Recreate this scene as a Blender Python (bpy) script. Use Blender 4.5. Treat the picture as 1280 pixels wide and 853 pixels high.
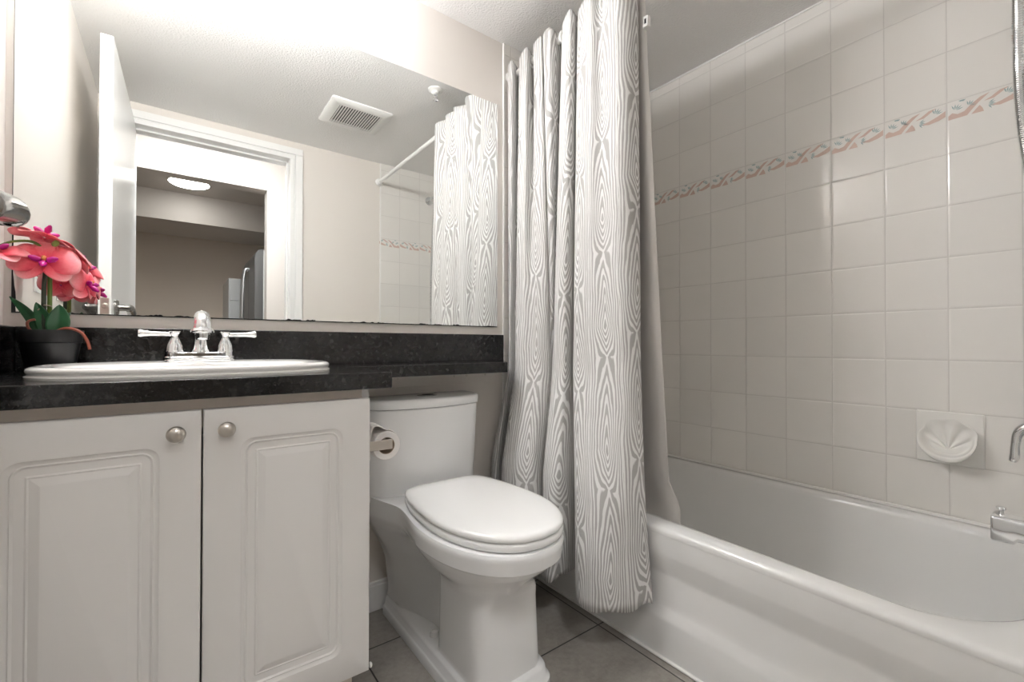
import bpy, bmesh, math, random
from mathutils import Vector, Matrix
random.seed(7)
for o in list(bpy.data.objects): bpy.data.objects.remove(o)
SC = bpy.context.scene
COL = SC.collection
PI = math.pi

# ---------------------------------------------------------------- camera, world, exposure
EYE = 0.896
F_PX, YAW, PITCH, ROLL = 559.91, 0.6468, 0.0086, 0.0012
def camera():
    cam = bpy.data.cameras.new('camera'); o = bpy.data.objects.new('camera', cam); COL.objects.link(o)
    cam.sensor_width = 36.0; cam.lens = F_PX * 36.0 / 1280.0; cam.clip_start = 0.02; cam.clip_end = 60
    fw = Vector((math.sin(YAW)*math.cos(PITCH), math.cos(YAW)*math.cos(PITCH), math.sin(PITCH)))
    r = Vector((math.cos(YAW), -math.sin(YAW), 0)); u = r.cross(fw)
    r2 = r*math.cos(ROLL) + u*math.sin(ROLL); u2 = -r*math.sin(ROLL) + u*math.cos(ROLL)
    o.matrix_world = Matrix(((r2.x, u2.x, -fw.x, 0), (r2.y, u2.y, -fw.y, 0), (r2.z, u2.z, -fw.z, EYE), (0, 0, 0, 1)))
    SC.camera = o
camera()
W = bpy.data.worlds.new('world'); SC.world = W; W.use_nodes = True
W.node_tree.nodes['Background'].inputs[0].default_value = (0.9, 0.92, 1.0, 1)
W.node_tree.nodes['Background'].inputs[1].default_value = 0.3
SC.view_settings.view_transform = 'Standard'; SC.view_settings.look = 'None'
SC.view_settings.gamma = 1.0; SC.view_settings.use_curve_mapping = False
SC.view_settings.exposure = 0.52
SC.cycles.use_denoising = True
SC.cycles.max_bounces = 14; SC.cycles.diffuse_bounces = 8; SC.cycles.glossy_bounces = 8
VANITY_POWER, HALL_POWER, KITCHEN_POWER = 82.0, 54.0, 13.0      # emission of the lamp glass

# ---------------------------------------------------------------- room numbers (metres)
D = 1.5            # mirror wall
FY = -0.02         # room face of the wall with the doorway
LX = -0.308        # left wall
RX = 1.872         # tiled wall along the tub
H = 2.1465         # ceiling
TX, TZ = 0.1504, 0.1564   # tile pitch

# ---------------------------------------------------------------- materials
MATS = {}
class NT:
    def __init__(s, name):
        m = bpy.data.materials.new(name); m.use_nodes = True
        s.m = m; s.t = m.node_tree; s.n = s.t.nodes; s.b = s.n['Principled BSDF']
    def new(s, typ, **kw):
        n = s.n.new(typ)
        for k, v in kw.items(): setattr(n, k, v)
        return n
    def link(s, a, b): s.t.links.new(a, b)
    def val(s, sock, v):
        if isinstance(v, bpy.types.NodeSocket): s.link(v, sock)
        else: sock.default_value = v
    def math(s, op, a, b=0.0, c=0.0):
        n = s.new('ShaderNodeMath', operation=op)
        s.val(n.inputs[0], a); s.val(n.inputs[1], b); s.val(n.inputs[2], c)
        return n.outputs[0]
    def noise(s, scale, detail=2.0, vec=None, rough=0.5, dist=0.0):
        n = s.new('ShaderNodeTexNoise'); n.inputs['Scale'].default_value = scale
        n.inputs['Detail'].default_value = detail; n.inputs['Roughness'].default_value = rough
        n.inputs['Distortion'].default_value = dist
        s.link(vec if vec is not None else s.pos(), n.inputs['Vector'])
        return n.outputs['Fac']
    def pos(s):
        return s.new('ShaderNodeNewGeometry').outputs['Position']
    def sep(s, vec):
        n = s.new('ShaderNodeSeparateXYZ'); s.link(vec, n.inputs[0]); return n.outputs
    def comb(s, x, y, z):
        n = s.new('ShaderNodeCombineXYZ'); s.val(n.inputs[0], x); s.val(n.inputs[1], y); s.val(n.inputs[2], z); return n.outputs[0]
    def mix(s, f, a, b):
        n = s.new('ShaderNodeMix', data_type='RGBA')
        s.val(n.inputs[0], f)
        for i, c in ((6, a), (7, b)):
            if isinstance(c, bpy.types.NodeSocket): s.link(c, n.inputs[i])
            else: n.inputs[i].default_value = (*c, 1)
        return n.outputs[2]
    def ramp(s, f, stops):
        n = s.new('ShaderNodeValToRGB'); s.link(f, n.inputs[0]); e = n.color_ramp.elements
        while len(e) < len(stops): e.new(0.5)
        for k, (p, c) in zip(e, stops): k.position = p; k.color = (*c, 1)
        return n.outputs[0]
    def sstep(s, v, a, b):
        n = s.new('ShaderNodeMapRange', interpolation_type='SMOOTHSTEP')
        s.val(n.inputs[0], v); n.inputs[1].default_value = a; n.inputs[2].default_value = b
        return n.outputs[0]
    def bump(s, h, strength, dist=0.002):
        n = s.new('ShaderNodeBump'); n.inputs['Strength'].default_value = strength; n.inputs['Distance'].default_value = dist
        s.link(h, n.inputs['Height']); s.link(n.outputs[0], s.b.inputs['Normal'])
    def set(s, color=None, rough=None, metal=None, **kw):
        if color is not None:
            if isinstance(color, bpy.types.NodeSocket): s.link(color, s.b.inputs['Base Color'])
            else: s.b.inputs['Base Color'].default_value = (*color, 1)
        if rough is not None: s.val(s.b.inputs['Roughness'], rough)
        if metal is not None: s.b.inputs['Metallic'].default_value = metal
        for k, v in kw.items(): s.b.inputs[k].default_value = v
        return s.m
def plain(name, color, rough=0.5, metal=0.0, bump=None, vary=0.0, **kw):
    t = NT(name); c = color
    if vary:
        f = t.noise(6.0, 3)
        c = t.mix(f, tuple(x*(1-vary) for x in color), tuple(min(1, x*(1+vary)) for x in color))
    t.set(c, rough, metal, **kw)
    if bump: t.bump(t.noise(bump[0], 2), bump[1], bump[2])
    MATS[name] = t.m
    return t.m
WALL_C = (0.75, 0.71, 0.665)
plain('wall_paint', WALL_C, 0.6, bump=(90, 0.12, 0.002))
plain('hall_paint', (0.68, 0.645, 0.61), 0.6, bump=(90, 0.1, 0.002))
plain('kitchen_paint', (0.62, 0.55, 0.48), 0.6, bump=(90, 0.1, 0.002))
plain('ceiling_paint', (0.88, 0.875, 0.865), 0.8, bump=(130, 0.75, 0.004))
plain('trim_white', (0.86, 0.86, 0.85), 0.28)
plain('cabinet_white', (0.80, 0.785, 0.765), 0.30)
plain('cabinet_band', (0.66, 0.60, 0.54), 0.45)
plain('porcelain', (0.83, 0.835, 0.835), 0.07, vary=0.01)
plain('seat_plastic', (0.85, 0.85, 0.84), 0.12, vary=0.01)
plain('sink_china', (0.86, 0.85, 0.83), 0.06, vary=0.01)
plain('tub_enamel', (0.80, 0.80, 0.79), 0.13, vary=0.012)
plain('soap_china', (0.84, 0.83, 0.80), 0.10, vary=0.01)
plain('chrome', (0.86, 0.87, 0.88), 0.05, 1.0)
plain('dark_chrome', (0.40, 0.41, 0.40), 0.10, 1.0)
plain('satin_nickel', (0.62, 0.58, 0.53), 0.28, 1.0, bump=(300, 0.05, 0.001))
plain('lever_metal', (0.34, 0.33, 0.32), 0.14, 1.0)
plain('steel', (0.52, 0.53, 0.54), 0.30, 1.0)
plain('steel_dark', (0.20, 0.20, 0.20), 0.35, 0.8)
plain('black_plastic', (0.012, 0.012, 0.013), 0.32)
plain('dark_gap', (0.01, 0.01, 0.01), 0.8)
plain('white_plastic', (0.82, 0.82, 0.80), 0.35)
plain('paper', (0.86, 0.84, 0.82), 0.95, bump=(200, 0.2, 0.002))
plain('cardboard', (0.45, 0.36, 0.27), 0.9)
plain('liner_vinyl', (0.74, 0.71, 0.68), 0.35, vary=0.02)
plain('caulk', (0.85, 0.84, 0.82), 0.4)
plain('decor_peach', (0.66, 0.50, 0.44), 0.15)
plain('decor_teal', (0.33, 0.45, 0.45), 0.15)
plain('leaf_green', (0.025, 0.115, 0.045), 0.30, vary=0.35)
plain('stem_green', (0.13, 0.22, 0.035), 0.45, vary=0.3)
plain('stem_dark', (0.035, 0.05, 0.03), 0.45, vary=0.3)
plain('bud_green', (0.22, 0.30, 0.06), 0.4)
plain('root_brown', (0.22, 0.055, 0.03), 0.45, vary=0.5)
plain('moss', (0.10, 0.08, 0.03), 0.95, vary=0.6, bump=(60, 1.0, 0.01))
plain('magenta', (0.50, 0.004, 0.22), 0.35, vary=0.2)
plain('pollen_yellow', (0.80, 0.32, 0.10), 0.5)
plain('grey_panel', (0.55, 0.57, 0.58), 0.3)
def m_petal():
    t = NT('petal'); uv = t.new('ShaderNodeUVMap').outputs[0]; x = t.sep(uv)[0]
    n = t.noise(14, 2, uv)
    f = t.math('ADD', x, t.math('MULTIPLY', t.math('SUBTRACT', n, 0.5), 0.25))
    t.set(t.ramp(f, [(0.0, (0.68, 0.01, 0.06)), (0.25, (0.84, 0.10, 0.14)), (0.60, (0.90, 0.29, 0.32)), (1.0, (0.94, 0.58, 0.60))]), 0.5)
    t.b.inputs['Subsurface Weight'].default_value = 0.0
    MATS['petal'] = t.m
m_petal()
def m_granite():
    t = NT('black_granite'); p = t.pos()
    a = t.sstep(t.noise(420, 2, p), 0.58, 0.72); b = t.sstep(t.noise(60, 4, p), 0.45, 0.75)
    f = t.math('ADD', t.math('MULTIPLY', a, 0.55), t.math('MULTIPLY', b, 0.45))
    t.set(t.mix(f, (0.007, 0.007, 0.007), (0.055, 0.054, 0.052)), 0.13)
    MATS['black_granite'] = t.m
m_granite()
def m_mirror():
    t = NT('mirror_glass'); t.set((0.93, 0.945, 0.93), 0.0, 1.0); MATS['mirror_glass'] = t.m
m_mirror()
def tile(name, axis, off, color, grout):
    """glazed wall tile on a wall that runs along world axis 0 (x) or 1 (y)"""
    t = NT(name); p = t.sep(t.pos())
    def edge(v, pitch, o):
        f = t.math('FRACT', t.math('DIVIDE', t.math('SUBTRACT', v, o - 40*pitch), pitch))
        return t.math('MULTIPLY', t.math('MINIMUM', f, t.math('SUBTRACT', 1.0, f)), pitch), f
    ea, fa = edge(p[axis], TX, off); ez, fz = edge(p[2], TZ, 0.538)
    e = t.math('MINIMUM', ea, ez)
    g = t.sstep(e, 0.0009, 0.0020)
    ia = t.math('FLOOR', t.math('DIVIDE', t.math('SUBTRACT', p[axis], off - 40*TX), TX))
    iz = t.math('FLOOR', t.math('DIVIDE', t.math('SUBTRACT', p[2], 0.538 - 40*TZ), TZ))
    wn = t.new('ShaderNodeTexWhiteNoise', noise_dimensions='2D')
    t.link(t.comb(ia, iz, 0.0), wn.inputs['Vector'])
    c = t.mix(wn.outputs['Value'], tuple(x*0.975 for x in color), tuple(min(1, x*1.02) for x in color))
    t.set(t.mix(g, grout, c), t.mix(g, (0.7, 0.7, 0.7), (0.11, 0.11, 0.11)))
    # pillowed edges, a little tilt and waviness on every tile
    s3 = t.sep(wn.outputs['Color'])
    h = t.sstep(e, 0.0, 0.006)
    tilt = t.math('ADD', t.math('MULTIPLY', t.math('SUBTRACT', s3[0], 0.5), fa), t.math('MULTIPLY', t.math('SUBTRACT', s3[1], 0.5), fz))
    h = t.math('ADD', h, t.math('MULTIPLY', tilt, 0.8))
    h = t.math('ADD', h, t.math('MULTIPLY', t.noise(9, 1), 0.6))
    t.bump(h, 0.55, 0.0014)
    MATS[name] = t.m
TILE_C, GROUT_C = (0.815, 0.796, 0.763), (0.65, 0.63, 0.60)
tile('tile_long_wall', 1, 0.7369, TILE_C, GROUT_C)
tile('tile_end_wall', 0, RX, TILE_C, GROUT_C)
def m_floor():
    t = NT('floor_tile'); p = t.sep(t.pos())
    def edge(v, pitch, o):
        f = t.math('FRACT', t.math('DIVIDE', t.math('SUBTRACT', v, o - 40*pitch), pitch))
        return t.math('MULTIPLY', t.math('MINIMUM', f, t.math('SUBTRACT', 1.0, f)), pitch)
    e = t.math('MINIMUM', edge(p[0], 0.3255, 0.438), edge(p[1], 0.3255, 0.983))
    g = t.sstep(e, 0.0015, 0.0028)
    a = t.noise(7, 5, rough=0.6); b = t.noise(55, 4, rough=0.7)
    f = t.math('ADD', t.math('MULTIPLY', a, 0.6), t.math('MULTIPLY', b, 0.4))
    c = t.ramp(f, [(0.32, (0.21, 0.193, 0.172)), (0.52, (0.31, 0.288, 0.26)), (0.72, (0.39, 0.366, 0.335))])
    t.set(t.mix(g, (0.035, 0.032, 0.03), c), t.math('ADD', 0.30, t.math('MULTIPLY', b, 0.2)))
    t.bump(t.math('ADD', g, t.math('MULTIPLY', b, 0.15)), 0.5, 0.0015)
    MATS['floor_tile'] = t.m
m_floor()
plain('hall_floor', (0.32, 0.26, 0.20), 0.5, vary=0.15)
def m_curtain():
    """faux-bois print: white contour lines on grey, columns of nested pointed eyes"""
    t = NT('wood_print_cloth'); uv = t.new('ShaderNodeUVMap').outputs[0]
    s = t.sep(uv); u, v = s[0], s[1]
    warp = t.math('SUBTRACT', t.noise(1.0, 2, t.comb(t.math('MULTIPLY', u, 9.0), t.math('MULTIPLY', v, 3.0), 0.0)), 0.5)
    warp2 = t.math('SUBTRACT', t.noise(1.0, 3, t.comb(t.math('MULTIPLY', u, 60.0), t.math('MULTIPLY', v, 14.0), 3.0)), 0.5)
    PU, PV = 0.112, 0.36
    uu = t.math('ADD', u, t.math('MULTIPLY', warp, 0.045))
    col = t.math('FLOOR', t.math('DIVIDE', uu, PU))
    wn = t.new('ShaderNodeTexWhiteNoise', noise_dimensions='1D'); t.link(col, wn.inputs['W'])
    fu = t.math('SUBTRACT', t.math('FRACT', t.math('DIVIDE', uu, PU)), 0.5)          # -0.5..0.5 over a column
    fu2 = t.math('MULTIPLY', fu, fu)
    side = t.math('MULTIPLY', t.math('SQRT', t.math('ADD', fu2, 0.0012)), 17.0)
    vv = t.math('ADD', t.math('DIVIDE', v, PV), wn.outputs['Value'])
    vv = t.math('ADD', vv, t.math('MULTIPLY', warp, 0.35))
    fv = t.math('FRACT', vv)
    saw = t.math('MULTIPLY', t.math('MINIMUM', t.math('DIVIDE', fv, 0.70), t.math('DIVIDE', t.math('SUBTRACT', 1.0, fv), 0.30)), 0.5)
    gate = t.math('POWER', 2.718, t.math('MULTIPLY', fu2, -15.0))
    f = t.math('ADD', side, t.math('MULTIPLY', t.math('MULTIPLY', saw, gate), 9.6))
    f = t.math('ADD', f, t.math('MULTIPLY', warp2, 0.55))
    w = t.math('SINE', t.math('MULTIPLY', f, 2*PI))
    width = t.math('ADD', 0.05, t.math('MULTIPLY', warp2, 1.0))
    line = t.sstep(t.math('SUBTRACT', w, width), -0.35, 0.35)
    t.set(t.mix(line, (0.40, 0.39, 0.378), (0.75, 0.745, 0.735)), 0.85)
    weave = t.noise(1.0, 1, t.comb(t.math('MULTIPLY', u, 260.0), t.math('MULTIPLY', v, 420.0), 0.0))
    crease = t.noise(1.0, 3, t.comb(t.math('MULTIPLY', u, 22.0), t.math('MULTIPLY', v, 26.0), 7.0))
    t.bump(t.math('ADD', t.math('MULTIPLY', weave, 0.25), crease), 0.35, 0.004)
    t.b.inputs['Sheen Weight'].default_value = 0.1
    MATS['wood_print_cloth'] = t.m
m_curtain()
def lamp(name, color, strength):
    t = NT(name); t.set(color, 0.4)
    t.b.inputs['Emission Color'].default_value = (*color, 1); t.b.inputs['Emission Strength'].default_value = strength
    MATS[name] = t.m
lamp('vanity_lamp_glass', (0.985, 0.985, 1.0), VANITY_POWER)
lamp('hall_lamp_glass', (0.97, 0.985, 1.0), HALL_POWER)
lamp('kitchen_lamp_glass', (1.0, 0.96, 0.92), KITCHEN_POWER)

# ---------------------------------------------------------------- mesh helpers
class MB:
    """collects shapes in world metres; build() links them as one mesh object"""
    def __init__(s): s.v = []; s.f = []; s.uv = []; s.mi = []; s.cur = 0
    def add(s, vs, fs, uvs=None):
        b = len(s.v); s.v += [tuple(x) for x in vs]
        s.f += [tuple(i + b for i in f) for f in fs]; s.mi += [s.cur]*len(fs)
        s.uv += [tuple(x) for x in uvs] if uvs else [(0, 0)]*len(vs)
        return s
    def box(s, x0, x1, y0, y1, z0, z1):
        vs = [(x, y, z) for z in (z0, z1) for y in (y0, y1) for x in (x0, x1)]
        return s.add(vs, [(0, 2, 3, 1), (4, 5, 7, 6), (0, 1, 5, 4), (2, 6, 7, 3), (0, 4, 6, 2), (1, 3, 7, 5)])
    def rings(s, rings, cap0=True, cap1=True, closed=True):
        n = len(rings[0]); vs = [p for r in rings for p in r]; fs = []
        for i in range(len(rings) - 1):
            for j in range(n if closed else n - 1):
                a, b = i*n + j, i*n + (j + 1) % n
                fs.append((a, b, b + n, a + n))
        if cap0: fs.append(tuple(range(n - 1, -1, -1)))
        if cap1: fs.append(tuple(range((len(rings) - 1)*n, len(rings)*n)))
        return s.add(vs, fs)
    def lathe(s, org, axis, prof, n=32, cap0=True, cap1=True):
        """prof: (distance along axis, radius)"""
        a = Vector(axis).normalized(); t = Vector((0, 0, 1)) if abs(a.z) < 0.9 else Vector((1, 0, 0))
        e1 = a.cross(t).normalized(); e2 = a.cross(e1); o = Vector(org)
        R = [[o + a*h + (e1*math.cos(2*PI*k/n) + e2*math.sin(2*PI*k/n))*max(r, 1e-5) for k in range(n)] for h, r in prof]
        return s.rings(R, cap0, cap1)
    def tube(s, path, rad, n=12, cap=True):
        P = [Vector(p) for p in path]; m = len(P); R = []
        rad = rad if isinstance(rad, (list, tuple)) else [rad]*m
        up = None
        for i in range(m):
            d = (P[min(i+1, m-1)] - P[max(i-1, 0)]).normalized()
            if up is None:
                up = d.cross(Vector((0, 0, 1)) if abs(d.z) < 0.9 else Vector((1, 0, 0))).normalized()
            else:
                up = (up - d*up.dot(d)).normalized()
            w = d.cross(up)
            R.append([P[i] + (up*math.cos(2*PI*k/n) + w*math.sin(2*PI*k/n))*rad[i] for k in range(n)])
        return s.rings(R, cap, cap)
    def prism(s, poly, z0, z1):
        return s.rings([[(x, y, z0) for x, y in poly], [(x, y, z1) for x, y in poly]])
    def torus(s, c, axis, R, r, n=32, k=10):
        a = Vector(axis).normalized(); t = Vector((0, 0, 1)) if abs(a.z) < 0.9 else Vector((1, 0, 0))
        e1 = a.cross(t).normalized(); e2 = a.cross(e1); c = Vector(c); rs = []
        for i in range(n + 1):
            d = e1*math.cos(2*PI*i/n) + e2*math.sin(2*PI*i/n)
            rs.append([c + d*(R + r*math.cos(2*PI*j/k)) + a*r*math.sin(2*PI*j/k) for j in range(k)])
        return s.rings(rs, False, False)
    def grid(s, fn, nu, nv, uvfn=None):
        vs = [fn(i/nu, j/nv) for j in range(nv + 1) for i in range(nu + 1)]
        uv = [uvfn(i/nu, j/nv) for j in range(nv + 1) for i in range(nu + 1)] if uvfn else None
        fs = [(j*(nu+1)+i, j*(nu+1)+i+1, (j+1)*(nu+1)+i+1, (j+1)*(nu+1)+i) for j in range(nv) for i in range(nu)]
        return s.add(vs, fs, uv)
    def build(s, name, mat, parent=None, bevel=0.0, seg=2, angle=35, solid=0.0, subsurf=0, recalc=True):
        off = Vector((0, 0, 0)); p = parent
        while p is not None: off += p.location; p = p.parent
        me = bpy.data.meshes.new(name)
        me.from_pydata([Vector(v) - off for v in s.v], [], s.f)
        if any(u != (0, 0) for u in s.uv):
            l = me.uv_layers.new(name='UVMap')
            for lp in me.loops: l.data[lp.index].uv = s.uv[lp.vertex_index]
        mats = mat if isinstance(mat, (list, tuple)) else [mat]
        for m in mats: me.materials.append(MATS[m])
        for p_, mi in zip(me.polygons, s.mi): p_.material_index = mi
        if recalc:
            bm = bmesh.new(); bm.from_mesh(me); bmesh.ops.recalc_face_normals(bm, faces=bm.faces); bm.to_mesh(me); bm.free()
        me.shade_smooth(); me.set_sharp_from_angle(angle=math.radians(angle))
        o = bpy.data.objects.new(name, me); COL.objects.link(o); o.parent = parent
        if solid:
            k = o.modifiers.new('solidify', 'SOLIDIFY'); k.thickness = solid; k.offset = 0
        if bevel:
            k = o.modifiers.new('bevel', 'BEVEL'); k.width = bevel; k.segments = seg; k.limit_method = 'ANGLE'; k.angle_limit = math.radians(40)
            k.harden_normals = False
        if subsurf:
            k = o.modifiers.new('subsurf', 'SUBSURF'); k.levels = subsurf; k.render_levels = subsurf
        return o
def tag(o, label, cat, group=None):
    o['label'] = label; o['category'] = cat
    if group: o['group'] = group
    return o
def thing(name, label, cat, loc, group=None):
    o = bpy.data.objects.new(name, None); COL.objects.link(o); o.location = loc
    o.empty_display_size = 0.05
    return tag(o, label, cat, group)
def struct(o, label=None):
    o['kind'] = 'structure'
    if label: o['label'] = label
    return o
def cut(o, cutter):
    """subtract the closed mesh in cutter from o"""
    c = cutter.build('cutter_temp', 'dark_gap')
    off = Vector((0, 0, 0)); p = o.parent
    while p is not None: off += p.location; p = p.parent
    c.location = -off + Vector((0, 0, 0))
    md = o.modifiers.new('b', 'BOOLEAN'); md.operation = 'DIFFERENCE'; md.solver = 'EXACT'; md.object = c
    par = o.parent; o.parent = None
    bpy.context.view_layer.update()
    dg = bpy.context.evaluated_depsgraph_get()
    me = bpy.data.meshes.new_from_object(o.evaluated_get(dg))
    o.modifiers.clear(); o.data = me; o.parent = par
    bpy.data.objects.remove(c)
    me.shade_smooth(); me.set_sharp_from_angle(angle=math.radians(35))
    while len(me.materials) > 1: me.materials.pop()
    return o
def rrect(cx, cy, hx, hy, r, k=8):
    """rounded rectangle outline, 4*(k+1) points, counter-clockwise"""
    r = max(min(r, hx, hy), 1e-4); pts = []
    for q, (sx, sy) in enumerate(((1, 1), (-1, 1), (-1, -1), (1, -1))):
        for i in range(k + 1):
            a = PI/2*q + PI/2*i/k
            pts.append((cx + sx*(hx - r) + r*math.cos(a), cy + sy*(hy - r) + r*math.sin(a)))
    return pts
def sellipse(cx, cy, a, b, n, N=72):
    pts = []
    for i in range(N):
        th = 2*PI*i/N; c, s_ = math.cos(th), math.sin(th)
        pts.append((cx + a*math.copysign(abs(c)**(2/n), c), cy + b*math.copysign(abs(s_)**(2/n), s_)))
    return pts
def crom(P, n):
    """Catmull-Rom through points of any dimension, n steps a span"""
    out = []; m = len(P)
    for i in range(m - 1):
        p0, p1, p2, p3 = P[max(i-1, 0)], P[i], P[i+1], P[min(i+2, m-1)]
        for k in range(n):
            t = k/n
            out.append(tuple(0.5*(2*b + (c-a)*t + (2*a-5*b+4*c-d)*t*t + (3*b-a-3*c+d)*t**3) for a, b, c, d in zip(p0, p1, p2, p3)))
    out.append(tuple(P[-1])); return out
def lerp(a, b, t): return a + (b - a)*t
def interp(x, xs, ys):
    if x <= xs[0]: return ys[0]
    for i in range(len(xs) - 1):
        if x <= xs[i+1]:
            return lerp(ys[i], ys[i+1], (x - xs[i])/(xs[i+1] - xs[i]))
    return ys[-1]

# ================================================================ STRUCTURE
struct(MB().box(LX-0.1, RX+0.1, FY-0.12, D+0.1, -0.05, 0.0).build('floor', 'floor_tile'))
struct(MB().box(LX-0.1, RX+0.1, FY-0.12, D+0.1, H, H+0.08).build('ceiling', 'ceiling_paint'))
wb = struct(MB().box(LX-0.1, RX+0.1, D, D+0.1, 0, H).build('wall_back', 'wall_paint'))
struct(MB().box(LX-0.1, LX, FY-0.12, D, 0, H).build('wall_left', 'wall_paint'))
wr = struct(MB().box(RX, RX+0.1, FY-0.12, D, 0, H).build('wall_right', 'tile_long_wall'))
DL, DR, DT = -0.166, 0.5618, 2.033       # door opening
wf = struct(MB().box(LX-0.1, DL-0.02, FY-0.12, FY, 0, H).box(DR+0.02, RX+0.1, FY-0.12, FY, 0, H).box(DL-0.02, DR+0.02, FY-0.12, FY, DT+0.02, H)
            .build('wall_front', 'wall_paint'))
# tiled ends of the tub alcove
MB().box(1.0849, RX, D-0.006, D, 0.36, H).build('tile_surround', 'tile_end_wall', wb)
MB().box(1.0820, 1.0880, D-0.008, D, 0.0, H).build('edge_strip', 'caulk', wb)
MB().box(1.1313, RX, FY, FY+0.006, 0.36, H).build('tile_surround', 'tile_end_wall', wf)
MB().box(1.1275, 1.1345, FY, FY+0.008, 0.0, H).build('edge_strip', 'caulk', wf)
MB().box(RX-0.004, RX, FY, D, H-0.006, H).build('ceiling_caulk', 'caulk', wr)
# printed border in the sixth row of tiles
def border(fn, n):
    mb = MB()
    peach = [
        [(0, .02), (.28, .03), (.34, .26), (.45, .62), (.60, 1.0), (.47, .90), (.34, .62), (.24, .32), (.14, .26), (.06, .40), (0, .26)],
        [(.34, .02), (.52, 0), (.50, .22), (.46, .42), (.40, .22)],
        [(.52, .58), (.66, .60), (.76, .80), (.86, 1.0), (.74, .96), (.62, .72)],
        [(.60, .22), (.74, .10), (.90, .18), (1.0, .30), (1.0, .66), (.88, .46), (.74, .30)],
    ]
    mb.cur = 0
    for i in range(n):
        for poly in peach: mb.add([fn(i, s, t) for s, t in poly], [tuple(range(len(poly)))])
    mb.cur = 1
    fans = [(.10, .50, .5, .9), (.30, .55, .3, .8), (.57, .34, -.8, .8), (.83, .62, .4, .9), (.20, .92, .8, .5)]
    for i in range(n):
        for (s0, t0, a0, sz) in fans:
            for k in range(5):
                a = a0 + (k - 2)*0.42 + 0.6; L = 0.150*sz
                ds, dt = math.cos(a)*L, math.sin(a)*L*2.9
                ps, pt = -math.sin(a)*0.011, math.cos(a)*0.011*2.9
                m1 = (s0 + ds*0.55, t0 + dt*0.55)
                pl = [(s0 + ds*.15, t0 + dt*.15), (m1[0]+ps, m1[1]+pt), (s0+ds, t0+dt), (m1[0]-ps, m1[1]-pt)]
                mb.add([fn(i, x, max(-.05, min(1.05, y))) for x, y in pl], [(0, 1, 2, 3)])
    return mb
BZ0, BH = 1.577, 0.050
border(lambda i, s, t: (RX-0.0006, 0.7369 + 5*TX - (i + 0.02 + 0.96*s)*TX, BZ0 + BH*t), 10).build('border_print', ['decor_peach', 'decor_teal'], wr, recalc=False)
border(lambda i, s, t: (RX - (i + 0.02 + 0.96*s)*TX, FY+0.0066, BZ0 + BH*t), 5).build('border_print', ['decor_peach', 'decor_teal'], wf, recalc=False)
border(lambda i, s, t: (RX - (4 - i + 0.98 - 0.96*s)*TX, D-0.0066, BZ0 + BH*t), 5).build('border_print', ['decor_peach', 'decor_teal'], wb, recalc=False)
# skirting
struct(MB().box(0.37, 1.10, D-0.013, D, 0, 0.095).box(0.37, 1.10, D-0.016, D, 0, 0.085).build('baseboard_back', 'trim_white', bevel=0.002))
# door casing, jambs and the open door
cz = 2.1025
def casing(y0, sgn):
    m = MB(); w = 0.0712
    def leg(x0, x1, x2, x3):   # outer to inner
        for a, b, t in ((x0, x1, 0.019), (x1, x2, 0.013), (x2, x3, 0.016)):
            m.box(min(a, b), max(a, b), min(y0, y0+sgn*t), max(y0, y0+sgn*t), 0, DT + (0.0 if t == 0.016 else 0.022 if t == 0.013 else 0.030))
    leg(DR+w, DR+0.030, DR+0.022, DR); leg(DL-w, DL-0.030, DL-0.022, DL)
    for z0, z1, t, e in ((DT+0.030, cz, 0.019, w), (DT+0.022, DT+0.030, 0.013, 0.0299), (DT, DT+0.022, 0.016, 0.0219)):
        m.box(DL-e, DR+e, min(y0, y0+sgn*t), max(y0, y0+sgn*t), z0, z1)
    return m
struct(casing(FY, 1).build('trim_1', 'trim_white', bevel=0.002))
struct(casing(FY-0.12, -1).build('trim_2', 'trim_white', bevel=0.002))
struct(MB().box(DL-0.02, DL, FY-0.12, FY, 0, DT).box(DR, DR+0.02, FY-0.12, FY, 0, DT).box(DL-0.02, DR+0.02, FY-0.12, FY, DT, DT+0.02)
       .box(DR-0.011, DR, FY-0.085, FY-0.045, 0, DT).box(DL, DR, FY-0.085, FY-0.045, DT-0.011, DT).build('trim_3', 'trim_white', bevel=0.0015))
# the door: hinged at the left jamb, swung into the room beside the left wall
dang = math.atan2(0.0185, 0.80)
door = MB().box(-0.0375, 0.0, 0.012, 0.80, 0.012, 2.028).build('door_1', 'trim_white', bevel=0.002)
door.location = (-0.164, 0.0, 0.0); door.rotation_euler = (0, 0, dang); struct(door)
def local(mb, name, mat, parent, **k):          # mesh given in the parent's own frame
    o = mb.build(name, mat, None, **k); o.parent = parent; return o
LZ = 1.036
for sx, x0 in ((1, 0.0), (-1, -0.0375)):
    m = MB().lathe((x0, 0.715, LZ), (sx, 0, 0), [(0, 0.031), (0.006, 0.031), (0.012, 0.026), (0.014, 0.0125), (0.040, 0.0115), (0.044, 0.012)], 32)
    m.tube(crom([(x0+sx*0.030, 0.715, LZ), (x0+sx*0.037, 0.711, LZ), (x0+sx*0.041, 0.700, LZ), (x0+sx*0.042, 0.68, LZ), (x0+sx*0.042, 0.625, LZ-0.009), (x0+sx*0.041, 0.600, LZ-0.015)], 6), [0.0115]*6 + [0.013]*5 + [0.0145]*19 + [0.011], 20)
    local(m, 'lever_handle', 'lever_metal', door)
local(MB().box(-0.031, -0.006, 0.7995, 0.8012, LZ-0.03, LZ+0.03).lathe((-0.0185, 0.80, LZ), (0, 1, 0), [(0, 0.011), (0.004, 0.0105), (0.008, 0.006)], 20), 'latch_plate', 'satin_nickel', door, bevel=0.001)

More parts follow.
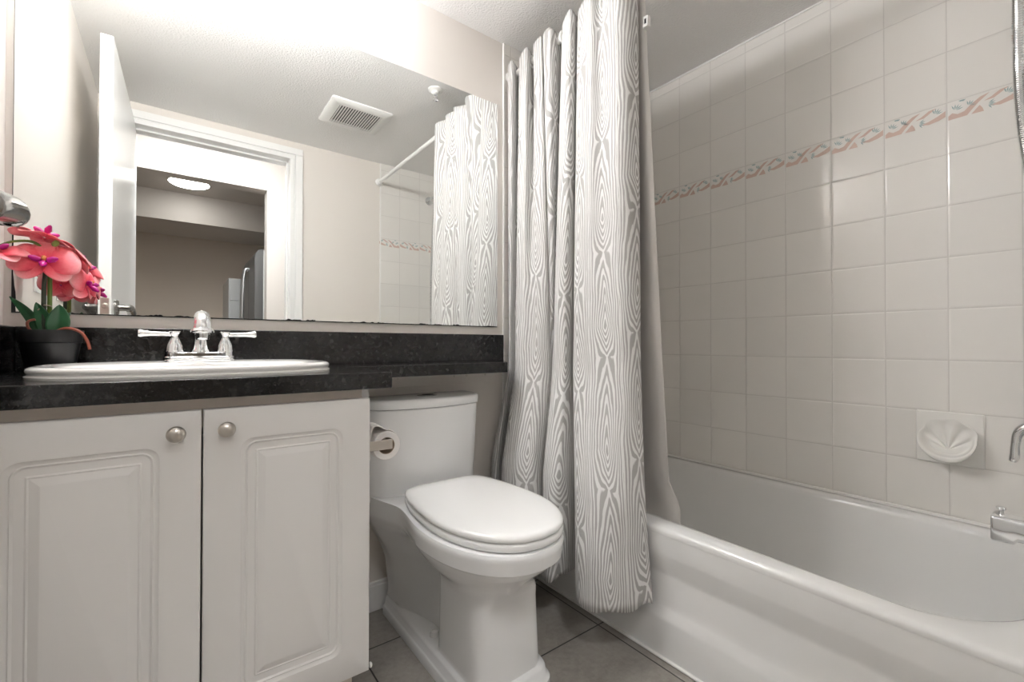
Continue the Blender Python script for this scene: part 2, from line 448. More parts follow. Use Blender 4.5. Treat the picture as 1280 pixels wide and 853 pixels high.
# hallway behind the camera and the kitchen beyond it (seen in the mirror)
HY = -1.05; HH = 2.40
struct(MB().box(-1.6, 2.1, HY-0.12, FY-0.12, -0.05, 0.0).box(-1.6, 2.1, -3.6, HY-0.12, -0.05, 0.0).build('floor_hall', 'hall_floor'))
struct(MB().box(-1.6, 2.1, -3.6, FY-0.12, HH, HH+0.08).build('ceiling_hall', 'hall_paint'))
OX, OZ = 0.590, 2.131
struct(MB().box(OX, 2.1, HY-0.12, HY, 0, HH).box(-0.55, OX, HY-0.12, HY, OZ, HH).box(-1.6, -0.55, HY-0.12, HY, 0, HH).build('wall_hall', 'hall_paint'))
struct(MB().box(-1.7, -1.6, -3.6, FY-0.12, 0, HH).build('wall_hall_left', 'hall_paint'))
struct(MB().box(2.0, 2.1, -3.6, FY-0.12, 0, HH).build('wall_hall_right', 'hall_paint'))
struct(MB().box(-1.6, LX-0.1, FY-0.12, FY, 0, HH).box(RX+0.1, 2.0, FY-0.12, FY, 0, HH).box(LX-0.1, RX+0.1, FY-0.14, FY-0.12, H, HH).build('wall_hall_front', 'hall_paint'))
struct(MB().box(-1.6, 2.0, -3.7, -3.3, 0, HH).build('wall_kitchen', 'kitchen_paint'))
struct(MB().box(-1.6, 2.0, -3.3, -2.53, 2.117, HH).build('beam_kitchen', 'hall_paint'))

# ================================================================ MIRROR
MX0, MX1, MZ0, MZ1 = -0.2936, 1.0528, 0.9695, 1.8807
mt = thing('wall_mirror', 'large frameless bathroom mirror on the wall above the black backsplash', 'mirror', ((MX0+MX1)/2, D, MZ0))
MB().box(MX0, MX1, D-0.006, D-0.0035, MZ0, MZ1).build('glass', 'mirror_glass', mt)
MB().box(MX0-0.0015, MX1+0.0015, D-0.0035, D, MZ0-0.0015, MZ1+0.0015).build('backing', 'dark_gap', mt)
rnd = random.Random(3)                    # thin dark line where the silvering is worn along the lower and left edges
pts = [(MX0, MZ0 + 0.22)]
for k in range(15, 0, -1):
    pts.append((MX0 + 0.0012 + 0.0045*math.exp(-((k-2)/2.2)**2) + 0.0008*rnd.random(), MZ0 + 0.004 + k*0.014))
x = MX0 + 0.006
while x < MX1 - 0.03:
    h = 0.0006 if rnd.random() < 0.6 else rnd.choice((0.0015, 0.002, 0.003, 0.0045)); L = rnd.uniform(0.006, 0.03)
    pts += [(x + L*k/4, MZ0 + 0.0006 + h*rnd.uniform(0.3, 1)) for k in range(4)]; x += L
pts += [(MX1, MZ0 + 0.0008), (MX1, MZ0 - 0.0005), (MX0, MZ0 - 0.0005)]
m = MB().rings([[(a, D-0.0062, b) for a, b in pts], [(a, D-0.0060, b) for a, b in pts]])
m.build('worn_edge', 'dark_gap', mt)

# ================================================================ VANITY CABINET
cab = thing('vanity_cabinet', 'white two-door vanity cabinet under the black stone countertop', 'cabinet', (0.025, 1.02, 0))
CX0, CX1, CY, CZ0, CZ1 = LX+0.002, 0.3583, 1.020, 0.155, 0.797
m = MB().box(CX0, CX0+0.016, CY, D-0.002, CZ0, CZ1).box(CX1-0.016, CX1, CY, D-0.002, CZ0, CZ1)
m.box(CX0+0.016, CX1-0.016, CY+0.001, D-0.002, CZ0, CZ0+0.016).box(CX0+0.016, CX1-0.016, D-0.012, D-0.002, CZ0+0.016, CZ1)
m.build('carcass', 'cabinet_white', cab, bevel=0.0008)
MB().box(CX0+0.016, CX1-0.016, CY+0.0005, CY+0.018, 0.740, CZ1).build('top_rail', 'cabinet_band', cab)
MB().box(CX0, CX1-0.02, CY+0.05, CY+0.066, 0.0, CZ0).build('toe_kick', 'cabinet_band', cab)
def cab_door(x0, x1, z0, z1):
    cx, cz_, hx, hz = (x0+x1)/2, (z0+z1)/2, (x1-x0)/2, (z1-z0)/2
    prof = [(0, 0.020, .0005), (0, 0.004, .0005), (0.0015, 0.0012, .001), (0.004, 0, .002),
            (0.060, 0, .022), (0.0635, 0.0032, .022), (0.067, 0.0040, .020), (0.069, 0.0026, .018), (0.0725, 0.0050, .014),
            (0.084, 0.0056, .003), (0.0865, 0.0036, .0015), (0.0890, 0.0046, .001), (0.1000, 0.0006, .0005), (0.1020, 0.0, .0004)]
    rs = []
    for ins, dep, r in prof:
        rs.append([(x, 1.0 + dep, z) for x, z in rrect(cx, cz_, hx-ins, hz-ins, r, 6)])
    return MB().rings(rs)
for x0, x1, kx in ((-0.2665, 0.0417, 0.0042), (0.0447, 0.355, 0.0796)):
    d = cab_door(x0, x1, 0.164, 0.7755).build('door', 'cabinet_white', cab, angle=28)
    MB().lathe((kx, 1.0, 0.738), (0, -1, 0), [(0, 0.0075), (0.003, 0.007), (0.010, 0.006), (0.013, 0.008), (0.016, 0.0135), (0.019, 0.0145), (0.022, 0.0140), (0.0255, 0.0115), (0.028, 0.0075), (0.0292, 0.003)], 36).build('knob', 'satin_nickel', d)
# small white bumper at the foot of the right door
MB().lathe((0.357, 1.006, 0.172), (1, 0, 0), [(0, 0.006), (0.004, 0.006), (0.006, 0.003)], 16).build('bumper', 'white_plastic', cab)

# ================================================================ COUNTERTOP
CT, CB = 0.8337, 0.7972
ct = thing('countertop', 'black speckled stone countertop with a narrow ledge running behind the toilet', 'countertop', (0.1, 1.3, CB))
slab = MB().prism([(LX+0.001, 0.985), (0.4005, 0.985), (0.4005, 1.297), (0.9602, 1.297), (1.0757, 1.48), (1.080, D-0.0005), (LX+0.001, D-0.0005)], CB, CT).build('slab', 'black_granite', ct)
cut(slab, MB().rings([[(x, y, z) for x, y in sellipse(0.047, 1.215, 0.228, 0.165, 2.4)] for z in (CB-0.02, CT+0.02)]))
kb = slab.modifiers.new('bevel', 'BEVEL'); kb.width = 0.002; kb.segments = 2; kb.limit_method = 'ANGLE'; kb.angle_limit = math.radians(50)
MB().box(-0.2861, 1.0757, 1.480, D-0.0005, CT, 0.9367).build('backsplash', 'black_granite', ct, bevel=0.0015)
MB().box(LX+0.001, -0.2866, 0.99, D-0.0005, CT, 0.9367).build('side_splash', 'black_granite', ct, bevel=0.0015)
# batten that carries the ledge
bt = thing('support_batten', 'beige wooden support batten screwed to the wall under the black ledge', 'batten', (0.7, D, 0.749))
MB().box(0.37, 1.0352, 1.481, D-0.001, 0.749, CB-0.0005).build('strip', 'wall_paint', bt, bevel=0.001)
for sx in (0.62, 0.845, 0.90, 0.985):
    MB().lathe((sx, 1.481, 0.778), (0, -1, 0), [(0, 0.0042), (0.0012, 0.0040), (0.002, 0.0015)], 14).build('screw', 'satin_nickel', bt)

# ================================================================ SINK
sk = thing('sink', 'white drop-in oval washbasin set in the black countertop', 'sink', (0.047, 1.215, CT))
SXc, SYc = 0.047, 1.215
rs = []
for a, b, cy, z, n in ((0.2630, 0.205, SYc, CT+0.0002, 2.7), (0.2640, 0.206, SYc, CT+0.005, 2.7), (0.2605, 0.2025, SYc, CT+0.0072, 2.7), (0.2595, 0.2015, SYc, CT+0.0085, 2.7),
                       (0.2615, 0.2035, SYc, CT+0.011, 2.7), (0.2625, 0.2045, SYc, CT+0.015, 2.7), (0.2605, 0.2025, SYc, CT+0.019, 2.7), (0.2550, 0.197, SYc, CT+0.0215, 2.7),
                       (0.2480, 0.190, SYc, CT+0.0220, 2.65), (0.2380, 0.180, SYc, CT+0.0205, 2.6), (0.225, 0.140, SYc-0.028, CT+0.0195, 2.4), (0.216, 0.131, SYc-0.028, CT+0.017, 2.35),
                       (0.208, 0.125, SYc-0.028, CT+0.005, 2.3), (0.195, 0.117, SYc-0.026, CT-0.04, 2.25), (0.165, 0.100, SYc-0.022, CT-0.09, 2.2), (0.10, 0.065, SYc-0.015, CT-0.122, 2.0), (0.022, 0.022, SYc-0.01, CT-0.130, 2.0)):
    rs.append([(x, y, z) for x, y in sellipse(SXc, cy, a, b, n, 96)])
MB().rings(rs, False, False).build('basin', 'sink_china', sk, angle=60, recalc=False)
MB().lathe((SXc, SYc-0.01, CT-0.1345), (0, 0, 1), [(0, 0.020), (0.004, 0.024), (0.0055, 0.022), (0.0055, 0.012), (0.003, 0.010)], 28).build('drain', 'chrome', sk)

# ================================================================ FAUCET
FX, FYY, FZ = 0.0545, 1.382, CT+0.0205
fc = thing('faucet', 'chrome two-handle centerset faucet on the back rim of the sink', 'faucet', (FX, FYY, FZ))
rs = []
for hx, hy, z in ((0.079, 0.026, FZ-0.001), (0.079, 0.026, FZ+0.003), (0.0755, 0.023, FZ+0.0045), (0.0755, 0.023, FZ+0.010), (0.0725, 0.020, FZ+0.0125), (0.0715, 0.019, FZ+0.0205), (0.069, 0.0165, FZ+0.0225)):
    rs.append([(x, y, z) for x, y in rrect(FX, FYY, hx, hy, hy, 8)])
MB().rings(rs).build('base_plate', 'chrome', fc)
for s_ in (-1, 1):
    hx = FX + s_*0.0525
    h = MB().lathe((hx, FYY, FZ+0.021), (0, 0, 1), [(0, 0.0195), (0.004, 0.0195), (0.007, 0.0180), (0.018, 0.0165), (0.028, 0.0120), (0.036, 0.0085), (0.041, 0.0080), (0.044, 0.0095), (0.050, 0.0125), (0.052, 0.0125), (0.0535, 0.010)], 30).build('handle', 'chrome', fc)
    zl = FZ + 0.0665
    MB().tube([(hx + s_*0.004, FYY, zl), (hx + s_*0.02, FYY-0.002, zl+0.0005), (hx + s_*0.045, FYY-0.005, zl+0.001), (hx + s_*0.058, FYY-0.007, zl+0.0015), (hx + s_*0.066, FYY-0.008, zl+0.0015), (hx + s_*0.069, FYY-0.008, zl+0.0015)],
              [0.0058, 0.0056, 0.0060, 0.0078, 0.0098, 0.0085], 18).build('lever', 'chrome', h)
sp = MB().lathe((FX, FYY, FZ+0.021), (0, 0, 1), [(0, 0.0200), (0.006, 0.0195), (0.010, 0.0165), (0.022, 0.0145), (0.045, 0.0135)], 30)
P = [(FX, FYY, FZ+0.050), (FX, FYY-0.002, FZ+0.074), (FX, FYY-0.011, FZ+0.095), (FX, FYY-0.030, FZ+0.1085), (FX, FYY-0.052, FZ+0.1095), (FX, FYY-0.070, FZ+0.103), (FX, FYY-0.081, FZ+0.093), (FX, FYY-0.085, FZ+0.082)]
PP = crom(P, 5)
sp.tube(PP, [lerp(0.0135, 0.0178, i/(len(PP)-1)) for i in range(len(PP))], 24)
e = Vector((FX, FYY-0.085, FZ+0.085))
sp.lathe(e, (0, -0.06, -1), [(-0.004, 0.0172), (0.002, 0.0182), (0.006, 0.0195), (0.010, 0.0235), (0.012, 0.0240), (0.016, 0.0225), (0.017, 0.0170), (0.016, 0.0150), (0.028, 0.0140), (0.032, 0.013), (0.032, 0.010), (0.026, 0.009)], 32)
sp.build('spout', 'chrome', fc, angle=40)
MB().tube([(FX-0.006, FYY+0.022, FZ+0.02), (FX-0.006, FYY+0.022, FZ+0.085)], 0.0022, 10).lathe((FX-0.006, FYY+0.022, FZ+0.083), (0, 0, 1), [(0, 0.003), (0.004, 0.0055), (0.010, 0.006), (0.013, 0.003)], 16).build('lift_rod', 'chrome', fc)

# ================================================================ TOILET
TC = 0.685
tl = thing('toilet', 'white one-piece toilet with closed lid between the vanity and the tub', 'toilet', (TC, 1.15, 0))
def hw(z, y):
    """half width of the bowl and foot at height z, distance y along the toilet (front small)"""
    yf = interp(z, [0, .028, .032, .055, .060, .24, .275, .30, .325, .350, .368, .371, .41, .418], [.868, .868, .876, .880, .893, .900, .893, .872, .845, .815, .802, .790, .783, .788])
    if y < yf: return 0.0
    if z <= 0.0601:
        w = interp(z, [0, .028, .032, .055, .060], [.124, .124, .118, .115, .106])
        n, L = 4.5, 0.10
        return w if y > yf + L else w*(1 - ((yf+L-y)/L)**n)**(1/n)
    # column block
    fw_ = interp(z, [.06, .25], [.104, .099]); n, L = 4.0, 0.085
    front = fw_ if y > yf + L else fw_*(1 - ((yf+L-y)/L)**n)**(1/n)
    rear = interp(z, [.06, .10, .20, .25, .30, .33, .36, .418], [.112, .110, .120, .140, .166, .180, .190, .190])
    waist = interp(z, [.06, .22, .29, .33, .36], [.060, .060, .085, .150, .180])
    def sm(a, b, x):
        t = max(0, min(1, (x-a)/(b-a))); return t*t*(3-2*t)
    low = front if y < 1.10 else lerp(lerp(front, waist, sm(1.10, 1.135, y)), rear, sm(1.20, 1.40, y))
    if z < 0.25: return low
    Wd = interp(z, [.25, .30, .325, .350, .368, .371, .41, .418], [.105, .130, .148, .163, .170, .177, .180, .176]); ym = 1.06; n = 2.15
    if y < ym: egg = Wd*(max(0, 1 - ((ym-y)/(ym-yf))**n))**(1/n)
    else:
        pinch = interp(z, [.25, .30, .33, .36, .418], [.062, .096, .132, .149, .155])
        egg = lerp(lerp(Wd, pinch, sm(1.06, 1.255, y)), rear, sm(1.24, 1.405, y))
    t = sm(0.25, 0.315, z)
    return lerp(low, egg, t)
rs = []
YB = 1.455
N = 70
for z in (0, .004, .026, .030, .033, .052, .0565, .0601, .064, .075, .10, .13, .16, .19, .215, .235, .25, .262, .274, .285, .296, .307, .318, .329, .340, .350, .360, .3675, .3695, .372, .385, .400, .410, .4155, .418):
    yf = interp(z, [0, .028, .032, .055, .060, .24, .275, .30, .325, .350, .368, .371, .41, .418], [.868, .868, .876, .880, .893, .900, .893, .872, .845, .815, .802, .790, .783, .788])
    yb = YB if z < .07 else interp(z, [.07, .3, .36], [1.445, 1.455, 1.480])
    Ls = []
    for k in range(N + 1):
        t = k/N; y = yf + (yb - yf)*(t**1.7*0.6 + t*0.4)
        Ls.append((max(hw(z, y), 0.0005 if k == 0 else 0.002), y))
    rs.append([(TC - w, y, z) for w, y in Ls] + [(TC + w, y, z) for w, y in reversed(Ls)])
bowl = MB().rings(rs)
bowl.build('bowl', 'porcelain', tl, angle=48)
for s_ in (-1, 1):
    MB().lathe((TC + s_*0.083, 1.165, 0.060), (0, 0, 1), [(0, 0.013), (0.008, 0.013), (0.014, 0.010), (0.017, 0.004)], 20).build('bolt_cap', 'seat_plastic', tl)
def tank_outline(hwid, yc, ys, yb, r=0.022, n=18):
    """front bowed forward from ys at the sides to yc in the middle"""
    pts = []
    for k in range(n + 1):
        t = -1 + 2*k/n
        x = t*(hwid - r*0.35); y = yc + (ys - yc)*t*t
        if abs(t) > 0.93: y += r*((abs(t)-0.93)/0.07)**2
        pts.append((TC + x, y))
    pts += [(TC + hwid, ys + r*1.6), (TC + hwid, yb - 0.01), (TC + hwid - 0.01, yb), (TC - hwid + 0.01, yb), (TC - hwid, yb - 0.01), (TC - hwid, ys + r*1.6)]
    return pts
rs = []
for z, hx, yc, ys in ((0.40, .198, 1.335, 1.372), (0.45, .199, 1.330, 1.370), (0.55, .2025, 1.324, 1.367), (0.66, .2055, 1.319, 1.363), (0.688, .206, 1.318, 1.362), (0.6905, .204, 1.321, 1.365)):
    rs.append([(x, y, z) for x, y in tank_outline(hx, yc, ys, 1.482)])
MB().rings(rs).build('tank', 'porcelain', tl, angle=50)
MB().prism(tank_outline(.2025, 1.322, 1.366, 1.480), 0.6900, 0.6930).build('lid_gap', 'dark_gap', tl)
rs = []
for z, hx, d in ((0.6925, .2075, .0), (0.6945, .2095, -.002), (0.708, .2105, -.003), (0.7165, .2090, -.001), (0.7205, .2050, .003), (0.7220, .1990, .009)):
    rs.append([(x, y, z) for x, y in tank_outline(hx, 1.314 + d, 1.359 + d, 1.486)])
lid = MB().rings(rs).build('tank_lid', 'porcelain', tl, angle=50)
MB().lathe((0.700, 1.415, 0.7218), (0, 0, 1), [(0, 0.034), (0.003, 0.034), (0.004, 0.031), (0.0035, 0.029)], 36, cap1=False).lathe((0.700, 1.415, 0.7218), (0, 0, 1), [(0, 0.028), (0.004, 0.028), (0.0065, 0.024), (0.007, 0.012)], 36).build('flush_button', 'dark_chrome', lid)
def egg(W_, yf, ym, yb, wb, n=2.12, N=40):
    pts = []
    for k in range(N + 1):
        t = k/N; y = yf + (yb - yf)*(t**1.6*0.55 + t*0.45)
        if y < ym: w = W_*(max(0, 1 - ((ym-y)/(ym-yf))**n))**(1/n)
        else:
            q = (y-ym)/(yb-ym); w = lerp(W_, wb, q*q*0.75 + q**6*0.25)
            if q > 0.93: w -= 0.03*((q-0.93)/0.07)**2
        pts.append((max(w, 0.0005), y))
    return [(TC+0.009 - w, y) for w, y in pts] + [(TC+0.009 + w, y) for w, y in reversed(pts)]
def eggs(lst):
    return MB().rings([[(x, y, z) for x, y in egg(0.170-i, 0.792+i, 1.04, 1.298-i*0.6, 0.124-i*0.6)] for z, i in lst])
eggs([(0.4195, .006), (0.4215, .0015), (0.427, -.001), (0.435, 0.0), (0.4385, .003), (0.4395, .008)]).build('seat', 'seat_plastic', tl, angle=50)
eggs([(0.4400, .007), (0.4415, .003), (0.445, .0), (0.451, .0005), (0.4555, .004), (0.4580, .010), (0.4600, .022), (0.4615, .045), (0.4625, .09)]).build('lid', 'seat_plastic', tl, angle=50)
eggs([(0.4172, .012), (0.4440, .012)]).build('seat_gap', 'dark_gap', tl)
for s_ in (-1, 1):
    MB().lathe((TC + s_*0.072, 1.290, 0.434), (0, 0, 1), [(0, 0.016), (0.012, 0.016), (0.016, 0.013), (0.018, 0.006)], 20).build('hinge_cap', 'seat_plastic', tl)

# ================================================================ TOILET PAPER on the cabinet side
RYc, RZc = 1.150, 0.648
hd = thing('paper_holder', 'satin metal toilet paper holder on the cabinet side by the toilet tank', 'holder', (0.36, RYc, RZc))
MB().box(CX1, CX1+0.005, RYc-0.085, RYc-0.045, RZc-0.022, RZc+0.022).build('mount_plate', 'satin_nickel', hd, bevel=0.001)
MB().box(CX1+0.004, 0.442, RYc-0.066, RYc-0.060, RZc-0.014, RZc+0.010).build('side_arm', 'satin_nickel', hd, bevel=0.001)
MB().lathe((0.432, RYc-0.0605, RZc-0.002), (0, 1, 0), [(0, 0.009), (0.112, 0.009), (0.114, 0.007)], 20).build('roll_bar', 'satin_nickel', hd)
tp = thing('toilet_paper_roll', 'white toilet paper roll on the metal holder beside the tank', 'toilet paper', (0.43, RYc, RZc))
rc = (0.432, RYc-0.052, RZc-0.008)
prof = [(0, 0.0215), (0.0, 0.0345), (0.002, 0.036), (0.10, 0.036), (0.102, 0.0345), (0.102, 0.0215), (0.0, 0.0215)]
MB().lathe(rc, (0, 1, 0), prof, 48, False, False).build('paper', 'paper', tp)
MB().lathe(rc, (0, 1, 0), [(0.001, 0.0214), (0.101, 0.0214), (0.101, 0.0202), (0.001, 0.0202), (0.001, 0.0214)], 40, False, False).build('core', 'cardboard', tp)
fl = []
for (dx, dz) in ((0.028, 0.0245), (0.014, 0.0350), (-0.004, 0.0430), (-0.022, 0.0530), (-0.034, 0.0470), (-0.040, 0.020), (-0.041, -0.03)):
    fl.append((rc[0]+dx, rc[2]+dz))
fl = crom(fl, 6)
MB().grid(lambda a, b: (fl[round(a*(len(fl)-1))][0], rc[1] + 0.001 + 0.100*b + 0.004*math.sin(a*9), fl[round(a*(len(fl)-1))][1] + 0.002*math.sin(b*7+a*11)), len(fl)-1, 6).build('loose_sheet', 'paper', tp, solid=0.0012)

# ================================================================ BATHTUB
TXO, TYB, TYF, RIM = 1.116, D-0.006, FY+0.006, 0.3745
tub = thing('bathtub', 'white enamel alcove bathtub behind the patterned curtain', 'bathtub', (1.49, 0.75, 0))
K = 14
def bring(x0, x1, y0, y1, r, z, bul=0.0):
    pts = []
    for x, y in rrect((x0+x1)/2, (y0+y1)/2, (x1-x0)/2, (y1-y0)/2, r, K):
        if bul and x < (x0+x1)/2: x -= bul*math.exp(-((y-0.30)/0.17)**2)
        pts.append((x, y, z))
    return pts
XR = RX - 0.0005
rs = [bring(TXO+0.012, XR, TYF, TYB, 0.003, 0.30), bring(TXO+0.002, XR, TYF, TYB, 0.003, 0.352), bring(TXO, XR, TYF, TYB, 0.003, 0.362), bring(TXO+0.003, XR, TYF, TYB, 0.004, 0.3705), bring(TXO+0.011, XR-0.004, TYF+0.004, TYB-0.004, 0.006, RIM),
      bring(TXO+0.060, 1.838, 0.062, 1.440, 0.17, RIM, 0.016), bring(TXO+0.078, 1.826, 0.078, 1.425, 0.18, RIM-0.001, 0.026), bring(TXO+0.086, 1.820, 0.084, 1.418, 0.185, RIM-0.006, 0.028), bring(TXO+0.092, 1.816, 0.090, 1.412, 0.185, RIM-0.018, 0.028),
      bring(TXO+0.100, 1.808, 0.098, 1.395, 0.18, 0.30, 0.024), bring(TXO+0.118, 1.790, 0.115, 1.345, 0.17, 0.18, 0.015), bring(TXO+0.135, 1.775, 0.135, 1.29, 0.15, 0.10, 0.008), bring(TXO+0.165, 1.745, 0.165, 1.24, 0.13, 0.065), bring(TXO+0.21, 1.70, 0.21, 1.18, 0.10, 0.055)]
MB().rings(rs, False, True).build('basin', 'tub_enamel', tub, angle=60, recalc=False)
prof = [(0.352, 0.0012), (0.335, 0.002), (0.300, 0.0035), (0.291, 0.005), (0.272, 0.010), (0.246, 0.0165), (0.240, 0.0180), (0.232, 0.0185), (0.165, 0.0150), (0.150, 0.0145), (0.142, 0.0125), (0.118, 0.0045), (0.108, 0.003), (0.060, 0.003), (0.012, 0.004), (0.0, 0.004)]
rs = [[(TXO + dx, TYF, z) for z, dx in prof], [(TXO + dx, TYB, z) for z, dx in prof]]
ap = MB().rings(rs, False, False, closed=False)
ap.build('apron', 'tub_enamel', tub, angle=60, recalc=False)
MB().prism([(TXO-0.004, TYF), (TXO+0.010, TYF), (TXO+0.010, TYB), (TXO-0.004, TYB)], 0.0, 0.008).build('caulk_bead', 'caulk', tub, bevel=0.004, seg=3)
MB().box(RX-0.010, RX-0.0002, TYF, TYB, RIM-0.004, RIM+0.008).build('wall_caulk', 'caulk', tub, bevel=0.003, seg=2)
MB().lathe((1.49, 0.112, 0.26), (0, 1, 0.1), [(-0.01, 0.034), (0.004, 0.034), (0.010, 0.028), (0.011, 0.01)], 30).build('overflow_plate', 'chrome', tub)
MB().lathe((1.49, 0.30, 0.0545), (0, 0, 1), [(0, 0.034), (0.003, 0.034), (0.004, 0.030), (0.002, 0.018)], 30).build('drain', 'chrome', tub)

# ================================================================ CURTAIN ROD, CURTAIN, LINER
RODX, RODZ = 1.120, 2.012
rod = thing('curtain_rod', 'white shower curtain rod spanning the tub alcove near the ceiling', 'rod', (RODX, 0.75, RODZ))
MB().lathe((RODX, FY+0.006, RODZ), (0, 1, 0), [(0, 0.0125), (D-FY-0.012, 0.0125)], 24).build('tube', 'white_plastic', rod)
for y0, s_ in ((FY+0.006, 1), (D-0.006, -1)):
    MB().lathe((RODX, y0, RODZ), (0, s_, 0), [(0, 0.026), (0.006, 0.026), (0.010, 0.020), (0.022, 0.0165), (0.024, 0.013)], 28).build('flange', 'white_plastic', rod)
# plan of the curtain: (x, y) of every fold at four heights
def yu(u, x):
    a = math.atan2(u - 640.0, F_PX) + YAW
    return x/math.tan(a)
# columns: bearing of the fold edge (in 1/560 of the sightline) and distance from the mirror-side wall, at top / middle / low / hem
FOLDS = [
 ((634,1.095),(632,1.102),(615,1.010),(612,.985)),
 ((640,1.080),(638,1.095),(621,1.000),(618,.970)),
 ((650,1.150),(647,1.140),(631,1.100),(629,1.085)),
 ((649,1.095),(644,1.060),(628,.985),(626,.960)),
 ((658,1.080),(652,1.045),(638,.970),(638,.950)),
 ((667,1.135),(664,1.055),(652,.975),(653,.955)),
 ((667,1.090),(675,1.070),(664,.995),(666,.970)),
 ((676,1.078),(685,1.095),(674,1.030),(676,1.010)),
 ((681,1.120),(688,1.108),(676,1.045),(678,1.025)),
 ((679,1.085),(689,1.115),(677,1.052),(679,1.032)),
 ((689,1.080),(692,1.128),(680,1.068),(682,1.050)),
 ((705,1.160),(695,1.170),(684,1.110),(686,1.095)),
 ((703,1.100),(691,1.085),(679,1.005),(678,.970)),
 ((712,1.075),(702,1.075),(693,.985),(689,.950)),
 ((720,1.105),(711,1.100),(708,1.030),(704,1.005)),
 ((729,1.165),(720,1.160),(722,1.100),(724,1.090)),
 ((722,1.105),(717,1.065),(719,.990),(720,.950)),
 ((737,1.080),(735,1.050),(738,.980),(738,.945)),
 ((752,1.105),(755,1.055),(760,.995),(760,.970)),
 ((766,1.075),(774,1.065),(780,1.025),(785,1.025)),
 ((785,1.100),(790,1.090),(796,1.070),(804,1.075)),
 ((798,1.145),(801,1.125),(806,1.105),(815,1.103)),
]
ZL = [2.030, 0.80, 0.45, 0.15]
def fold_plan(z, src=FOLDS, zl=ZL):
    pts = []
    for cols in src:
        q = [(x, min(yu(u, x), D-0.020)) for u, x in cols]
        zz = list(reversed(zl)); qq = list(reversed(q))
        pts.append((interp(z, zz, [a for a, b in qq]), interp(z, zz, [b for a, b in qq])))
    return crom(pts, 7)
def cloth(src, zl, z0, z1, nz, wob):
    rows = []; uvs = []
    ref = None
    for j in range(nz + 1):
        z = lerp(z0, z1, j/nz); r = fold_plan(z, src, zl)
        rows.append((z, r))
    mid = rows[nz//2][1]
    acc = [0.0]
    for a, b in zip(mid, mid[1:]): acc.append(acc[-1] + math.dist(a, b))
    mb = MB(); n = len(mid); vs = []; uv = []
    for j, (z, r) in enumerate(rows):
        for i, (x, y) in enumerate(r):
            dx = wob*math.sin(z*17 + i*0.35)*math.sin(z*5.3 + i*0.11)
            hem = 0.006*math.sin(i*0.41) + 0.004*math.sin(i*0.13+1) if j == 0 else 0
            hd_ = 0.003*math.sin(i*0.5) if j == nz else 0
            vs.append((x + dx, y + dx*0.4, z + hem + hd_)); uv.append((acc[i] + 0.3, z))
    fs = [(j*n+i, j*n+i+1, (j+1)*n+i+1, (j+1)*n+i) for j in range(nz) for i in range(n-1)]
    return mb.add(vs, fs, uv), n
sc_ = thing('shower_curtain', 'grey and white wood-grain patterned shower curtain bunched at the mirror end', 'curtain', (1.08, 1.15, 0.15))
mb, n = cloth(FOLDS, ZL, 0.15, 2.042, 90, 0.0012)
mb.build('fabric', 'wood_print_cloth', sc_, solid=0.0016, angle=180, recalc=False)
for yy, tl_ in ((1.475, .3), (1.455, -.3), (1.345, .2), (1.252, -.2), (1.168, .25), (1.140, -.15), (1.060, .2), (0.985, -.2), (0.862, .2)):
    MB().torus((RODX, yy, RODZ-0.006), (tl_, 1, 0.05), 0.0215, 0.0042, 28, 8).build('ring', 'white_plastic', sc_)
LIN = [((690,1.165),(690,1.20),(708,1.29),(712,1.29)), ((720,1.185),(725,1.225),(735,1.265),(740,1.265)), ((745,1.160),(755,1.19),(760,1.235),(765,1.24)), ((775,1.180),(785,1.215),(790,1.250),(800,1.26)),
       ((795,1.160),(812,1.190),(820,1.232),(832,1.24)), ((806,1.165),(826,1.195),(836,1.234),(850,1.25))]
ln = thing('shower_liner', 'plain white vinyl shower liner hanging inside the tub edge', 'curtain liner', (1.2, 0.9, 0.3))
def liner():
    zl = [2.03, 0.93, 0.47, 0.40]
    mb = MB(); rows = []; nz = 60
    for j in range(nz+1):
        z = lerp(0.33, 2.025, j/nz); rows.append((z, fold_plan(z, LIN, zl)))
    n = len(rows[0][1]); vs = [(x, y, z) for z, r in rows for x, y in r]
    fs = [(j*n+i, j*n+i+1, (j+1)*n+i+1, (j+1)*n+i) for j in range(nz) for i in range(n-1)]
    return mb.add(vs, fs)
liner().build('vinyl_sheet', 'liner_vinyl', ln, solid=0.001, angle=180, recalc=False)
cx_, cy_ = 1.1560, yu(806, 1.160) - 0.010
cl = MB().box(cx_-0.010, cx_+0.006, cy_-0.012, cy_+0.006, 1.872, 1.905).build('hanger_clip', 'white_plastic', ln, bevel=0.002)
MB().box(cx_-0.0105, cx_-0.009, cy_-0.0065, cy_-0.0005, 1.881, 1.896).build('clip_slot', 'dark_gap', cl)

